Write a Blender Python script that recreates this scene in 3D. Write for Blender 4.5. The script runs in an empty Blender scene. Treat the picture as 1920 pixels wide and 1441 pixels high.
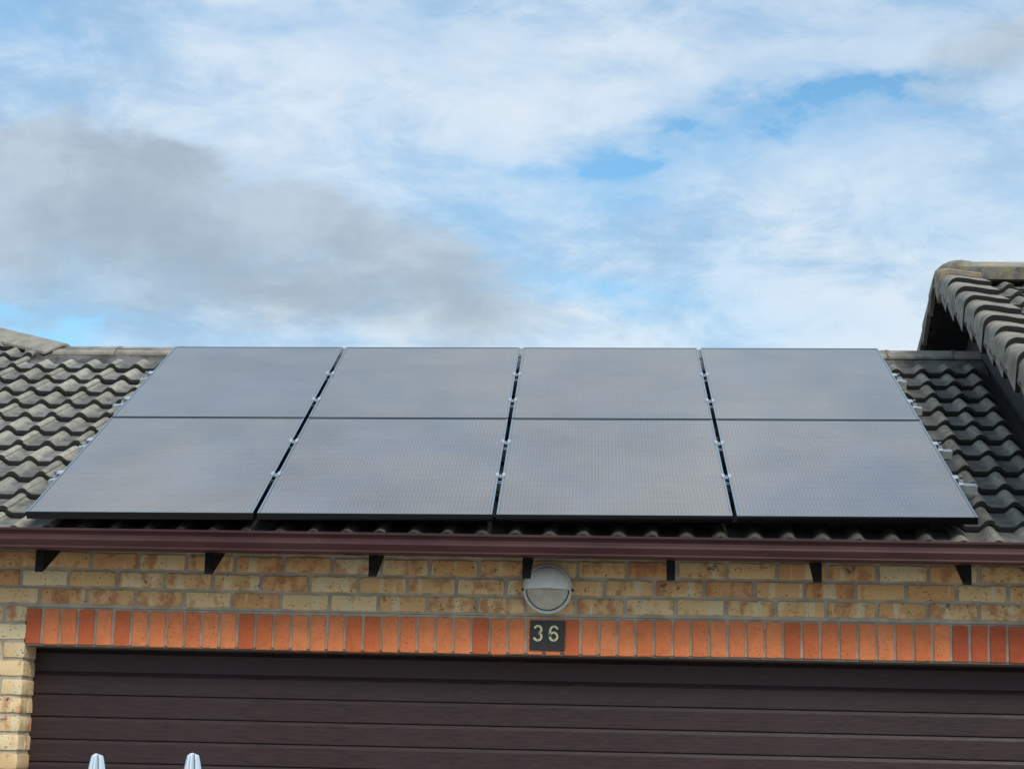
import bpy, bmesh, math, random
from mathutils import Matrix, Vector
R = math.radians
sc = bpy.context.scene
C = sc.collection
rng = random.Random(36)

# ------------------------------------------------------------------ camera
YAW, PIT, ROLL = 0.070338, 0.187853, 0.023155
fw = Vector((-math.sin(YAW)*math.cos(PIT), math.cos(YAW)*math.cos(PIT), math.sin(PIT)))
rt0 = Vector((math.cos(YAW), math.sin(YAW), 0)); up0 = rt0.cross(fw)
rt = rt0*math.cos(ROLL) + up0*math.sin(ROLL); up = up0*math.cos(ROLL) - rt0*math.sin(ROLL)
cd = bpy.data.cameras.new('camera'); cam = bpy.data.objects.new('camera', cd); C.objects.link(cam)
cam.matrix_world = Matrix(((rt.x, up.x, -fw.x, 0.3517), (rt.y, up.y, -fw.y, -9.7163), (rt.z, up.z, -fw.z, 1.63), (0, 0, 0, 1)))
cd.sensor_width = 36; cd.lens = 3666.9/1920*36; cd.clip_start = 0.1; cd.clip_end = 3000
sc.camera = cam
sc.cycles.max_bounces = 5; sc.cycles.diffuse_bounces = 3; sc.cycles.glossy_bounces = 3

# ------------------------------------------------------------------ light
SUN_EL, SUN_AZ = R(40), R(152)          # azimuth clockwise from +Y: behind the camera, to its right
sd = bpy.data.lights.new('sun', 'SUN'); so = bpy.data.objects.new('sun', sd); C.objects.link(so)
sd.energy = 1.5; sd.angle = R(18); sd.color = (1, .95, .87)
sdir = Vector((math.sin(SUN_AZ)*math.cos(SUN_EL), math.cos(SUN_AZ)*math.cos(SUN_EL), math.sin(SUN_EL)))
so.rotation_euler = sdir.to_track_quat('Z', 'Y').to_euler(); so.location = sdir*40

world = bpy.data.worlds.new('World'); sc.world = world; world.use_nodes = True
world.cycles.sampling_method = 'MANUAL'; world.cycles.sample_map_resolution = 128

class NT:
    """small helper for node trees"""
    def __init__(s, tree): s.t = tree; s.t.nodes.clear()
    def n(s, typ, **kw):
        nd = s.t.nodes.new(typ)
        for k, v in kw.items(): setattr(nd, k, v)
        return nd
    def put(s, sock, v):
        if isinstance(v, bpy.types.NodeSocket): s.t.links.new(v, sock)
        elif v is not None: sock.default_value = v
    def m(s, op, a, b=None, c=None, clamp=False):
        nd = s.n('ShaderNodeMath', operation=op, use_clamp=clamp)
        s.put(nd.inputs[0], a); s.put(nd.inputs[1], b); s.put(nd.inputs[2], c)
        return nd.outputs[0]
    def vm(s, op, a, b=None, sc_=None):
        nd = s.n('ShaderNodeVectorMath', operation=op)
        s.put(nd.inputs[0], a); s.put(nd.inputs[1], b)
        if sc_ is not None: s.put(nd.inputs['Scale'], sc_)
        return nd.outputs['Value'] if op in ('LENGTH', 'DOT_PRODUCT') else nd.outputs['Vector']
    def noise(s, vec, scale, detail=4, rough=.5, dim='3D', w=None, col=False, dist=0):
        nd = s.n('ShaderNodeTexNoise', noise_dimensions=dim)
        s.put(nd.inputs['Vector'], vec); nd.inputs['Scale'].default_value = scale
        nd.inputs['Detail'].default_value = detail; nd.inputs['Roughness'].default_value = rough
        nd.inputs['Distortion'].default_value = dist
        if w is not None: s.put(nd.inputs['W'], w)
        return nd.outputs['Color'] if col else nd.outputs['Fac']
    def mr(s, v, a, b, c=0., d=1., smooth=True):
        nd = s.n('ShaderNodeMapRange', interpolation_type='SMOOTHSTEP' if smooth else 'LINEAR', clamp=True)
        s.put(nd.inputs[0], v)
        for i, x in enumerate((a, b, c, d)): s.put(nd.inputs[i+1], x)
        return nd.outputs[0]
    def mix(s, f, a, b, mode='MIX'):
        nd = s.n('ShaderNodeMix', data_type='RGBA', blend_type=mode)
        s.put(nd.inputs[0], f)
        for sk, v in ((nd.inputs[6], a), (nd.inputs[7], b)):
            s.put(sk, (*v, 1) if isinstance(v, tuple) and len(v) == 3 else v)
        return nd.outputs[2]
    def ramp(s, f, stops, mode='LINEAR'):
        nd = s.n('ShaderNodeValToRGB'); cr = nd.color_ramp; cr.interpolation = mode
        while len(cr.elements) < len(stops): cr.elements.new(.5)
        for e, (p, c) in zip(cr.elements, stops): e.position = p; e.color = (*c, 1)
        s.put(nd.inputs[0], f); return nd.outputs[0]
    def mapping(s, vec, loc=(0, 0, 0), rot=(0, 0, 0), scale=(1, 1, 1)):
        nd = s.n('ShaderNodeMapping'); s.put(nd.inputs[0], vec)
        for i, v in enumerate((loc, rot, scale)): nd.inputs[i+1].default_value = v
        return nd.outputs[0]

def build_world():
    T = NT(world.node_tree)
    out = T.n('ShaderNodeOutputWorld'); bg = T.n('ShaderNodeBackground')
    T.t.links.new(bg.outputs[0], out.inputs[0]); bg.inputs['Strength'].default_value = 0.1
    sky = T.n('ShaderNodeTexSky', sky_type='NISHITA', sun_disc=False)
    sky.sun_elevation = SUN_EL; sky.sun_rotation = SUN_AZ
    sky.air_density = 1.2; sky.dust_density = .6; sky.ozone_density = 2.5
    D = T.n('ShaderNodeTexCoord').outputs['Generated']
    sep = T.n('ShaderNodeSeparateXYZ'); T.put(sep.inputs[0], D)
    az = T.m('MULTIPLY', T.m('ARCTAN2', sep.outputs[0], sep.outputs[1]), 57.2958)
    el = T.m('MULTIPLY', T.m('ARCSINE', sep.outputs[2]), 57.2958)
    cb = T.n('ShaderNodeCombineXYZ'); T.put(cb.inputs[0], az); T.put(cb.inputs[1], el)
    P = cb.outputs[0]
    Ds = T.mapping(D, scale=(1, 1, 2.0))                   # cloud texture stretched along the horizon
    w1 = T.noise(Ds, 7, 4, .55, col=True); w2 = T.noise(Ds, 34, 4, .6, col=True)
    wv = T.vm('ADD', T.vm('SCALE', T.vm('SUBTRACT', w1, (.5, .5, .5)), sc_=9.0), T.vm('SCALE', T.vm('SUBTRACT', w2, (.5, .5, .5)), sc_=2.6))
    wv = T.vm('MULTIPLY', wv, (1, .6, 0))
    PW = T.vm('ADD', P, wv)
    def blob(cx, cy, rx, ry, rot=0, soft=.25, pw=PW):
        mp = T.mapping(T.vm('SUBTRACT', pw, (cx, cy, 0)), rot=(0, 0, R(-rot)))
        q = T.vm('MULTIPLY', mp, (1/rx, 1/ry, 0))
        return T.mr(T.vm('LENGTH', q), 1+soft*1.6, max(0., 1-soft*2.2))
    def union(bs):
        o = bs[0]
        for b in bs[1:]: o = T.m('MAXIMUM', o, b)
        return o
    # thin white veil over the whole sky, broken by blue gaps
    nA = T.noise(Ds, 3.0, 3, .56); nB = T.noise(Ds, 9, 6, .62)
    veil = T.mr(T.m('ADD', T.m('MULTIPLY', nA, .6), T.m('MULTIPLY', nB, .4)), .36, .60, .62, 1.0)
    holes = union([blob(*a) for a in HOLES])
    light_holes = union([blob(*a) for a in FAINT])
    wisp = T.mr(T.noise(T.mapping(D, loc=(7, 2, 4), scale=(1, 1, 2.2)), 18, 6, .66), .36, .60, 1.0, .30)
    cover = T.m('SUBTRACT', veil, T.m('MULTIPLY', T.m('MULTIPLY', holes, wisp), .85))
    cover = T.m('SUBTRACT', cover, T.m('MULTIPLY', light_holes, .33), clamp=True)
    nC = T.noise(Ds, 5, 3, .58)
    nE = T.noise(T.mapping(D, loc=(3, 1, 2), scale=(1, 1, 2.4)), 15, 7, .66, dist=.35)
    shade = T.m('ADD', T.m('MULTIPLY', nC, .48), T.m('MULTIPLY', nE, .52))
    white = T.ramp(T.mr(shade, .37, .60), [(0, (2.1, 3.15, 4.35)), (.45, (2.9, 3.85, 4.9)), (.75, (3.65, 4.4, 5.1)), (1, (4.35, 4.85, 5.35))])
    top_white = union([blob(*a) for a in BRIGHT])
    white = T.mix(T.m('MULTIPLY', top_white, .45), white, (4.75, 5.1, 5.45))
    col = T.mix(cover, T.vm('MULTIPLY', sky.outputs[0], (.60, .87, .93)), white)
    # grey cumulus
    P3 = T.vm('ADD', P, T.vm('MULTIPLY', wv, (.8, .9, 0)))
    grey = union([blob(*a, pw=P3) for a in GREY])
    nG = T.noise(T.mapping(D, loc=(1, 5, 2)), 14, 5, .55)
    nG = T.m('ADD', T.m('MULTIPLY', nG, .72), T.m('MULTIPLY', nE, .28))
    gcol = T.ramp(T.mr(nG, .36, .63), [(0, (2.12, 2.6, 3.05)), (.5, (2.42, 2.95, 3.45)), (1, (2.85, 3.42, 3.98))])
    col = T.mix(T.m('MULTIPLY', grey, .84), col, gcol)
    T.put(bg.inputs['Color'], col)

# directions in degrees: azimuth, elevation, half sizes, tilt, softness
def pdir(x, y):
    d = fw + rt*((x-960)/3666.9) + up*((720.5-y)/3666.9); d.normalize()
    return math.degrees(math.atan2(d.x, d.y)), math.degrees(math.asin(d.z))
def el_(x, y, rx, ry, rot=0, soft=.25): return (*pdir(x, y), rx*.0156, ry*.0156, rot, soft)
HOLES = [el_(1620, 205, 330, 42, 6, .5), el_(1180, 300, 170, 42, 8, .5), el_(1390, 265, 130, 60, 10, .5), el_(1080, 570, 150, 34, 4, .5), el_(100, 604, 120, 14, 0, .5)]
FAINT = [el_(1300, 330, 560, 130, 8, .45), el_(900, 430, 200, 90, 0, .45), el_(1300, 560, 330, 60, 0, .45), el_(40, 50, 160, 50, 0, .45), el_(520, 20, 240, 40, 0, .45), el_(1230, 420, 260, 60, 5, .45)]
BRIGHT = [el_(900, 120, 560, 110, 0, .5), el_(560, 260, 260, 120, 0, .5), el_(1500, 110, 360, 60, 0, .5), el_(1700, 330, 260, 60, 8, .5), el_(900, 600, 120, 40, 0, .4)]
GREY = [el_(110, 300, 170, 95, 0, .16), el_(320, 330, 150, 85, 0, .16), el_(-60, 400, 330, 170, 0, .22), el_(300, 430, 330, 130, -8, .20), el_(560, 440, 170, 95, -10, .18), el_(700, 520, 240, 100, -14, .3), el_(830, 595, 170, 70, -8, .5), el_(480, 570, 360, 70, -3, .45), el_(1880, 100, 140, 60, 10, .5)]
build_world()
sc.view_settings.view_transform = 'Standard'; sc.view_settings.look = 'None'
sc.view_settings.exposure = 0.80; sc.view_settings.gamma = 1.0; sc.view_settings.use_curve_mapping = False

# ------------------------------------------------------------------ helpers
def mesh(name, verts, faces, smooth=False):
    me = bpy.data.meshes.new(name); me.from_pydata([tuple(v) for v in verts], [], faces); me.update()
    bm = bmesh.new(); bm.from_mesh(me); bmesh.ops.recalc_face_normals(bm, faces=bm.faces); bm.to_mesh(me); bm.free()
    if smooth: me.polygons.foreach_set('use_smooth', [True]*len(me.polygons))
    return me
def autosmooth(me, deg=40):
    me.polygons.foreach_set('use_smooth', [True]*len(me.polygons))
    bm = bmesh.new(); bm.from_mesh(me)
    for e in bm.edges:
        if len(e.link_faces) == 2 and e.calc_face_angle(0) > R(deg): e.smooth = False
    bm.to_mesh(me); bm.free(); return me
def obj(name, me, mat=None, parent=None, mw=None):
    o = bpy.data.objects.new(name, me); C.objects.link(o)
    if mat and not me.materials: me.materials.append(mat)
    if parent is not None: o.parent = parent
    if mw is not None: o.matrix_basis = mw
    return o
def empty(name, loc=(0, 0, 0)):
    o = bpy.data.objects.new(name, None); o.empty_display_size = .1; C.objects.link(o); o.location = loc; return o
def tag(o, label, cat, group=None):
    o['label'] = label; o['category'] = cat
    if group: o['group'] = group
    return o
def box(x0, x1, y0, y1, z0, z1):
    v = [(x, y, z) for z in (z0, z1) for y in (y0, y1) for x in (x0, x1)]
    return v, [(0, 2, 3, 1), (4, 5, 7, 6), (0, 1, 5, 4), (2, 6, 7, 3), (0, 4, 6, 2), (1, 3, 7, 5)]
def merge(parts):
    V, F = [], []
    for v, f in parts:
        b = len(V); V += list(v); F += [tuple(i+b for i in q) for q in f]
    return V, F
def boxmesh(name, *a, bevel=0):
    me = mesh(name, *box(*a))
    if bevel:
        bm = bmesh.new(); bm.from_mesh(me); bmesh.ops.bevel(bm, geom=bm.edges[:], offset=bevel, segments=1, affect='EDGES'); bm.to_mesh(me); bm.free()
    return me
def prism(name, pts, axis, a, b, smooth=None):
    """closed 2-D outline extruded from a to b; axis 'X': pts are (y,z); 'Y': (x,z)"""
    n = len(pts)
    mk = (lambda p, t: (t, p[0], p[1])) if axis == 'X' else (lambda p, t: (p[0], t, p[1]))
    v = [mk(p, a) for p in pts]+[mk(p, b) for p in pts]
    f = [tuple(range(n)), tuple(range(2*n-1, n-1, -1))]+[(i, (i+1) % n, (i+1) % n+n, i+n) for i in range(n)]
    me = mesh(name, v, f)
    return autosmooth(me, smooth) if smooth else me
def clip(me, co, no):
    bm = bmesh.new(); bm.from_mesh(me)
    r = bmesh.ops.bisect_plane(bm, geom=bm.verts[:]+bm.edges[:]+bm.faces[:], plane_co=co, plane_no=no, clear_outer=True)
    bmesh.ops.holes_fill(bm, edges=[e for e in bm.edges if e.is_boundary])
    bm.to_mesh(me); bm.free(); return me

# ------------------------------------------------------------------ materials
def mat(name, fn):
    m = bpy.data.materials.new(name); m.use_nodes = True
    T = NT(m.node_tree); out = T.n('ShaderNodeOutputMaterial'); b = T.n('ShaderNodeBsdfPrincipled')
    T.t.links.new(b.outputs[0], out.inputs[0]); fn(T, b); return m
def bump(T, b, h, strength=.3, dist=.002):
    nd = T.n('ShaderNodeBump'); nd.inputs['Strength'].default_value = strength; nd.inputs['Distance'].default_value = dist
    T.put(nd.inputs['Height'], h); T.t.links.new(nd.outputs[0], b.inputs['Normal'])
def ocoord(T): return T.n('ShaderNodeTexCoord').outputs['Object']
def orand(T): return T.n('ShaderNodeObjectInfo').outputs['Random']
def setp(b, **k):
    for n, v in k.items():
        b.inputs[n.replace('_', ' ')].default_value = v

BR = [(0, (.67, .40, .17)), (.25, (.74, .52, .26)), (.5, (.62, .325, .13)), (.75, (.72, .475, .225)), (1, (.77, .60, .36))]
def f_brick_pale(T, b):
    global BR
    keep = BR; BR = [(p, (c[0]*.6+.29, c[1]*.6+.25, c[2]*.6+.155)) for p, c in BR]; f_brick(T, b); BR = keep
def f_brick(T, b):
    P = ocoord(T); r = orand(T); w = T.m('MULTIPLY', r, 91.7)
    r2 = T.n('ShaderNodeTexWhiteNoise', noise_dimensions='1D'); T.put(r2.inputs['W'], w); r2 = r2.outputs['Value']
    base = T.ramp(r, BR)
    band = T.noise(T.mapping(P, scale=(1, 1, .12)), 13, 2, .5, '4D', w)
    blot = T.noise(P, 17, 5, .6, '4D', w)
    pale = T.mr(T.m('ADD', band, T.m('MULTIPLY', T.m('SUBTRACT', blot, .5), .18)), .57, .60)
    col = T.mix(T.m('MULTIPLY', pale, .75), base, (.68, .56, .36))
    burn = T.mr(T.m('ADD', T.m('MULTIPLY', blot, .55), T.m('MULTIPLY', T.m('SUBTRACT', 1., band), .45)), T.m('SUBTRACT', .57, T.m('MULTIPLY', r2, .14)), T.m('SUBTRACT', .67, T.m('MULTIPLY', r2, .10)))
    col = T.mix(T.m('MULTIPLY', burn, .72), col, (.40, .135, .06))
    rust = T.mr(T.noise(P, 34, 4, .6, '4D', w), .62, .74)
    col = T.mix(T.m('MULTIPLY', rust, .6), col, (.40, .15, .05))
    sp = T.mr(T.noise(P, 95, 3, .55, '4D', w), .60, .64)
    sz = T.noise(P, 20, 2, .5, '4D', w)
    spd = T.m('MULTIPLY', sp, T.mr(sz, .42, .56))
    col = T.mix(T.m('MULTIPLY', spd, .9), col, (.035, .018, .012))
    smut = T.m('MULTIPLY', T.mr(T.noise(P, 15, 4, .65, '4D', T.m('ADD', w, 7.)), .60, .68), T.m('GREATER_THAN', r2, .72))
    col = T.mix(T.m('MULTIPLY', smut, .8), col, (.07, .06, .055))
    T.put(b.inputs['Base Color'], col); setp(b, Roughness=.88)
    h = T.m('SUBTRACT', T.noise(P, 120, 4, .6, '4D', w), T.m('MULTIPLY', spd, .9)); bump(T, b, h, .5, .002)
def f_red(T, b): f_orange(T, b, [(0, (.44, .075, .026)), (1, (.55, .105, .034))])
def f_orange(T, b, stops=None):
    P = ocoord(T); r = orand(T); w = T.m('MULTIPLY', r, 77.3)
    base = T.ramp(r, stops or [(0, (.58, .118, .036)), (.12, (.68, .170, .053)), (.4, (.77, .225, .078)), (.8, (.81, .255, .096)), (.94, (.67, .150, .046)), (1, (.56, .100, .033))])
    n = T.noise(P, 22, 4, .6, '4D', w)
    col = T.mix(T.m('MULTIPLY', T.mr(n, .40, .66), .35), base, (.50, .14, .035))
    sp = T.mr(T.noise(T.mapping(P, scale=(.7, 1, 1.4)), 120, 3, .5, '4D', w), .615, .65)
    col = T.mix(T.m('MULTIPLY', sp, .75), col, (.20, .045, .015))
    lt = T.mr(T.noise(P, 150, 2, .5, '4D', T.m('ADD', w, 9.)), .67, .70)
    col = T.mix(T.m('MULTIPLY', lt, .5), col, (.70, .55, .42))
    T.put(b.inputs['Base Color'], col); setp(b, Roughness=.8)
    bump(T, b, T.m('SUBTRACT', T.noise(P, 200, 3, .6, '4D', w), sp), .3, .0015)
def f_mortar(T, b):
    P = ocoord(T)
    n = T.noise(P, 9, 5, .6); g = T.noise(P, 260, 3, .6)
    col = T.mix(T.mr(n, .35, .65), (.34, .30, .235), (.47, .42, .335))
    col = T.mix(T.mr(g, .62, .75), col, (.45, .42, .36))
    T.put(b.inputs['Base Color'], col); setp(b, Roughness=.95); bump(T, b, T.m('ADD', g, T.noise(P, 60, 4, .6)), .7, .003)
def f_tile(T, b, k=1.0):
    P = ocoord(T); r = orand(T); w = T.m('MULTIPLY', r, 53.1)
    sep = T.n('ShaderNodeSeparateXYZ'); T.put(sep.inputs[0], P)
    n = T.noise(P, 11, 6, .62, '4D', w); n2 = T.noise(T.mapping(P, scale=(1, .35, 1)), 30, 5, .65, '4D', w); g = T.noise(P, 300, 3, .6, '4D', w)
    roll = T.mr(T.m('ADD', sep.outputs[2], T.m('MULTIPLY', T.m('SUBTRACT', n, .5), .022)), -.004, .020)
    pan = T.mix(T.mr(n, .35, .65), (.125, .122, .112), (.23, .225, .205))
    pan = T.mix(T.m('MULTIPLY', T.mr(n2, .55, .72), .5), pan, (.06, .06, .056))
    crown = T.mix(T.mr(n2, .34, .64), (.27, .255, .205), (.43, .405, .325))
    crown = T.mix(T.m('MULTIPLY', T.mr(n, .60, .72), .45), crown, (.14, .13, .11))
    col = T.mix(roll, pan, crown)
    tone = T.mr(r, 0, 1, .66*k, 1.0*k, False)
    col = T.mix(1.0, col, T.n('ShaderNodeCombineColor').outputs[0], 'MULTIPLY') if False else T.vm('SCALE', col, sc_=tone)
    spot = T.mr(T.noise(P, 75, 3, .5, '4D', T.m('ADD', w, 4.)), .70, .74)
    col = T.mix(T.m('MULTIPLY', spot, .45), col, (.40, .40, .36))
    # broken-off nose faces stay dark with dirt and algae
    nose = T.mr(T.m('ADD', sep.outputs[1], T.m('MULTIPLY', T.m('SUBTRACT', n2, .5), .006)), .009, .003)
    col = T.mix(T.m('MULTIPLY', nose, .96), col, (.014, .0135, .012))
    T.put(b.inputs['Base Color'], col); setp(b, Roughness=.9)
    bump(T, b, T.m('ADD', g, T.m('MULTIPLY', n2, .8)), .5, .0025)
def f_verge(T, b):
    P = ocoord(T); r = orand(T); w = T.m('MULTIPLY', r, 37.9)
    n = T.noise(P, 9, 6, .62, '4D', w); n2 = T.noise(P, 38, 5, .65, '4D', w); g = T.noise(P, 300, 3, .6)
    col = T.mix(T.mr(n, .34, .66), (.165, .145, .115), (.33, .295, .235))
    col = T.mix(T.m('MULTIPLY', T.mr(n2, .56, .72), .5), col, (.13, .12, .105))
    sep = T.n('ShaderNodeSeparateXYZ'); T.put(sep.inputs[0], P)
    nose = T.mr(T.m('ABSOLUTE', sep.outputs[1]), .006, .003); col = T.mix(nose, col, (.010, .0095, .0085))
    T.put(b.inputs['Base Color'], col); setp(b, Roughness=.9); bump(T, b, T.m('ADD', g, n2), .5, .0025)
def f_cap(lichen):
    def fn(T, b):
        P = ocoord(T); r = orand(T); w = T.m('MULTIPLY', r, 29.)
        n = T.noise(P, 8, 6, .62, '4D', w); n2 = T.noise(P, 30, 5, .65, '4D', w); g = T.noise(P, 260, 3, .6)
        col = T.mix(T.mr(n, .34, .66), (.20, .18, .145), (.33, .30, .245))
        col = T.mix(T.m('MULTIPLY', T.mr(n2, .55, .72), .4), col, (.12, .11, .09))
        if lichen:
            col = T.mix(T.m('MULTIPLY', T.mr(T.noise(P, 12, 6, .65, '4D', T.m('ADD', w, 3.)), .46, .64), .55), col, (.42, .27, .075))
            col = T.mix(T.m('MULTIPLY', T.mr(T.noise(P, 22, 5, .6, '4D', T.m('ADD', w, 5.)), .56, .66), .4), col, (.24, .24, .05))
        T.put(b.inputs['Base Color'], col); setp(b, Roughness=.92); bump(T, b, T.m('ADD', g, n2), .5, .003)
    return fn
def f_bed(lichen):
    def fn(T, b):
        P = ocoord(T); n = T.noise(P, 6, 6, .65); n2 = T.noise(P, 45, 5, .65)
        col = T.mix(T.mr(n, .36, .62), (.05, .048, .044), (.15, .145, .132))
        col = T.mix(T.m('MULTIPLY', T.mr(n2, .58, .70), .5), col, (.30, .29, .27))
        if lichen: col = T.mix(T.m('MULTIPLY', T.mr(T.noise(P, 10, 6, .65), .44, .62), .5), col, (.25, .21, .07))
        T.put(b.inputs['Base Color'], col); setp(b, Roughness=.95); bump(T, b, n2, .9, .01)
    return fn
def plain(col, rough=.5, metal=0, var=.15, bscale=0, bstr=.2, spec=.5):
    def fn(T, b):
        P = ocoord(T); n = T.noise(P, 14, 5, .6)
        T.put(b.inputs['Base Color'], T.mix(T.mr(n, .3, .7), tuple(c*(1-var) for c in col), tuple(min(1, c*(1+var)) for c in col)))
        setp(b, Metallic=metal); b.inputs['Specular IOR Level'].default_value = spec
        T.put(b.inputs['Roughness'], T.mr(T.noise(P, 25, 4, .6), .3, .7, max(.03, rough-.08), min(1, rough+.08)))
        if bscale: bump(T, b, T.noise(P, bscale, 4, .6), bstr, .002)
    return fn
def f_door(T, b):
    P = ocoord(T)
    gr = T.noise(T.mapping(P, scale=(5, 1, 60)), 1.6, 6, .62, dist=.6); n = T.noise(P, 1.3, 4, .55); f = T.noise(T.mapping(P, scale=(30, 1, 190)), 1, 4, .6)
    col = T.mix(T.mr(gr, .35, .66), (.021, .0086, .0090), (.037, .0168, .0178))
    col = T.mix(T.m('MULTIPLY', T.mr(n, .4, .65), .35), col, (.040, .0215, .0240))
    T.put(b.inputs['Base Color'], col); b.inputs['Specular IOR Level'].default_value = .38; T.put(b.inputs['Roughness'], T.mr(gr, .3, .7, .38, .60))
    bump(T, b, T.m('ADD', gr, T.m('MULTIPLY', f, .8)), .5, .0018)
def f_gutter(T, b):
    P = ocoord(T); n = T.noise(T.mapping(P, scale=(.25, 1, 1)), 8, 5, .6); sp = T.mr(T.noise(P, 60, 3, .5), .74, .77)
    col = T.mix(T.mr(n, .35, .65), (.046, .018, .019), (.070, .029, .030))
    col = T.mix(T.m('MULTIPLY', sp, .5), col, (.25, .17, .16))
    T.put(b.inputs['Base Color'], col); setp(b, Roughness=.5); b.inputs['Specular IOR Level'].default_value = .22
def f_glass(T, b):
    P = ocoord(T); r = orand(T); w = T.m('MULTIPLY', r, 41.)
    sep = T.n('ShaderNodeSeparateXYZ'); T.put(sep.inputs[0], P)
    x, y = sep.outputs[0], sep.outputs[1]
    # silver wires 18 mm apart, interrupted at every half cell
    fx = T.m('ABSOLUTE', T.m('SUBTRACT', T.m('FRACT', T.m('DIVIDE', x, .0182)), .5))
    wire = T.m('LESS_THAN', fx, .085)
    fy = T.m('FRACT', T.m('DIVIDE', y, .0915))
    dash = T.m('MULTIPLY', wire, T.m('LESS_THAN', T.m('ABSOLUTE', T.m('SUBTRACT', fy, .5)), .41))
    gapx = T.m('LESS_THAN', T.m('FRACT', T.m('DIVIDE', x, .182)), .010)
    gapy = T.m('LESS_THAN', fy, .016)
    cell = T.mix(T.m('MAXIMUM', gapx, gapy), (.014, .017, .030), (.006, .006, .008))
    cell = T.mix(T.m('MULTIPLY', dash, .36), cell, (.36, .35, .34))
    n = T.noise(P, 2.0, 5, .6, '4D', w)
    dust = T.mr(n, .3, .7, .18, .31)
    cell = T.mix(dust, cell, (.52, .44, .365))
    tint = T.mr(T.noise(T.mapping(P, scale=(1, .6, 1)), 1.9, 3, .5, '4D', T.m('ADD', w, 2.)), .48, .64)
    cell = T.mix(T.m('MULTIPLY', tint, .17), cell, (.12, .16, .33))
    smear = T.mr(T.noise(T.mapping(P, scale=(.7, 3.0, 1)), 7, 5, .7, '4D', T.m('ADD', w, 6.)), .66, .71)
    cell = T.mix(T.m('MULTIPLY', smear, .55), cell, (.20, .34, .62))
    T.put(b.inputs['Base Color'], cell)
    T.put(b.inputs['Roughness'], T.mr(n, .3, .7, .13, .22))
    b.inputs['IOR'].default_value = 1.52; b.inputs['Specular Tint'].default_value = (1, .90, .80, 1); b.inputs['Coat Tint'].default_value = (1, .96, .91, 1)
    b.inputs['Coat Weight'].default_value = .85; b.inputs['Coat Roughness'].default_value = .07
    h = T.noise(P, 2.6, 2, .5, '4D', w); bump(T, b, h, .12, .02)
def f_frame(T, b):
    setp(b, Roughness=.12); b.inputs['Base Color'].default_value = (.004, .004, .005, 1); b.inputs['IOR'].default_value = 1.5
    b.inputs['Coat Weight'].default_value = .2; b.inputs['Coat IOR'].default_value = 1.5; b.inputs['Specular IOR Level'].default_value = .3; b.inputs['Coat Roughness'].default_value = .10
def f_ground(T, b):
    P = ocoord(T); n = T.noise(P, .5, 6, .6); g = T.noise(P, 60, 4, .6)
    T.put(b.inputs['Base Color'], T.mix(T.mr(n, .35, .65), (.30, .285, .255), (.38, .36, .325))); setp(b, Roughness=.95); bump(T, b, g, .5, .01)
def f_paver(T, b):
    P = ocoord(T); br = T.n('ShaderNodeTexBrick'); T.put(br.inputs['Vector'], P)
    br.inputs['Scale'].default_value = 4.5; br.inputs['Mortar Size'].default_value = .012
    br.inputs['Color1'].default_value = (.42, .37, .31, 1); br.inputs['Color2'].default_value = (.36, .32, .27, 1); br.inputs['Mortar'].default_value = (.14, .13, .11, 1)
    T.put(b.inputs['Base Color'], br.outputs[0]); setp(b, Roughness=.9)
def f_lens(T, b):
    P = ocoord(T); n = T.noise(P, 22, 5, .6)
    T.put(b.inputs['Base Color'], T.mix(T.mr(n, .35, .65), (.44, .41, .31), (.55, .52, .42)))
    setp(b, Roughness=.33); b.inputs['Subsurface Weight'].default_value = .25; b.inputs['Subsurface Scale'].default_value = .02
    bump(T, b, T.noise(P, 120, 3, .5), .2, .001)
def f_hood(T, b):
    P = ocoord(T); n = T.noise(P, 30, 5, .65); sp = T.mr(T.noise(P, 110, 3, .5), .66, .72)
    col = T.mix(T.mr(n, .35, .65), (.74, .74, .71), (.83, .83, .81)); col = T.mix(T.m('MULTIPLY', sp, .4), col, (.20, .18, .15))
    T.put(b.inputs['Base Color'], col); setp(b, Roughness=.5)
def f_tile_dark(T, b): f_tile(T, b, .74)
def f_tile_eave_shade(T, b): f_tile(T, b, .22)  # tile toned down to paint in the shade below the panels
M = {k: mat(k, f) for k, f in dict(brick=f_brick, brick_pale=f_brick_pale, orange=f_orange, red=f_red, mortar=f_mortar, tile=f_tile, tile_dark=f_tile_dark, tile_eave_shade=f_tile_eave_shade, verge=f_verge, cap=f_cap(False), cap_lichen=f_cap(True),
     bed=f_bed(False), bed_lichen=f_bed(True), bed_end=plain((.20, .175, .135), .95, 0, .35, 40, .8), door=f_door, gutter=f_gutter, glass=f_glass, ground=f_ground, paver=f_paver, lens=f_lens, hood=f_hood,
     frame=f_frame, rim=plain((.50, .54, .57), .28, 1, .05), alu=plain((.80, .83, .86), .40, 1, .05), bolt=plain((.55, .56, .57), .3, 1, .05),
     timber=plain((.006, .006, .006), .75, 0, .25, 60, .3, .15), deck=plain((.03, .03, .03), .9), soffit=plain((.15, .14, .115), .9, 0, .1, 80, .4), steel=plain((.06, .055, .05), .6),
     plaster=plain((.042, .037, .032), .9, 0, .2, 90, .4), leadw=plain((.20, .215, .25), .6, 0, .3, 25, .5), lead=plain((.045, .047, .052), .6, 0, .3, 25, .5), white=plain((.60, .70, .77), .35, 0, .05, 40, .15),
     plaque=plain((.016, .017, .02), .45, 0, .1, 120, .1), brass=plain((.66, .56, .32), .38, .6, .15, 90, .2), screw=plain((.05, .045, .03), .5, .6), ring=plain((.55, .56, .55), .45, 0, .08), rubber=plain((.02, .02, .02), .7)).items()}

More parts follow.
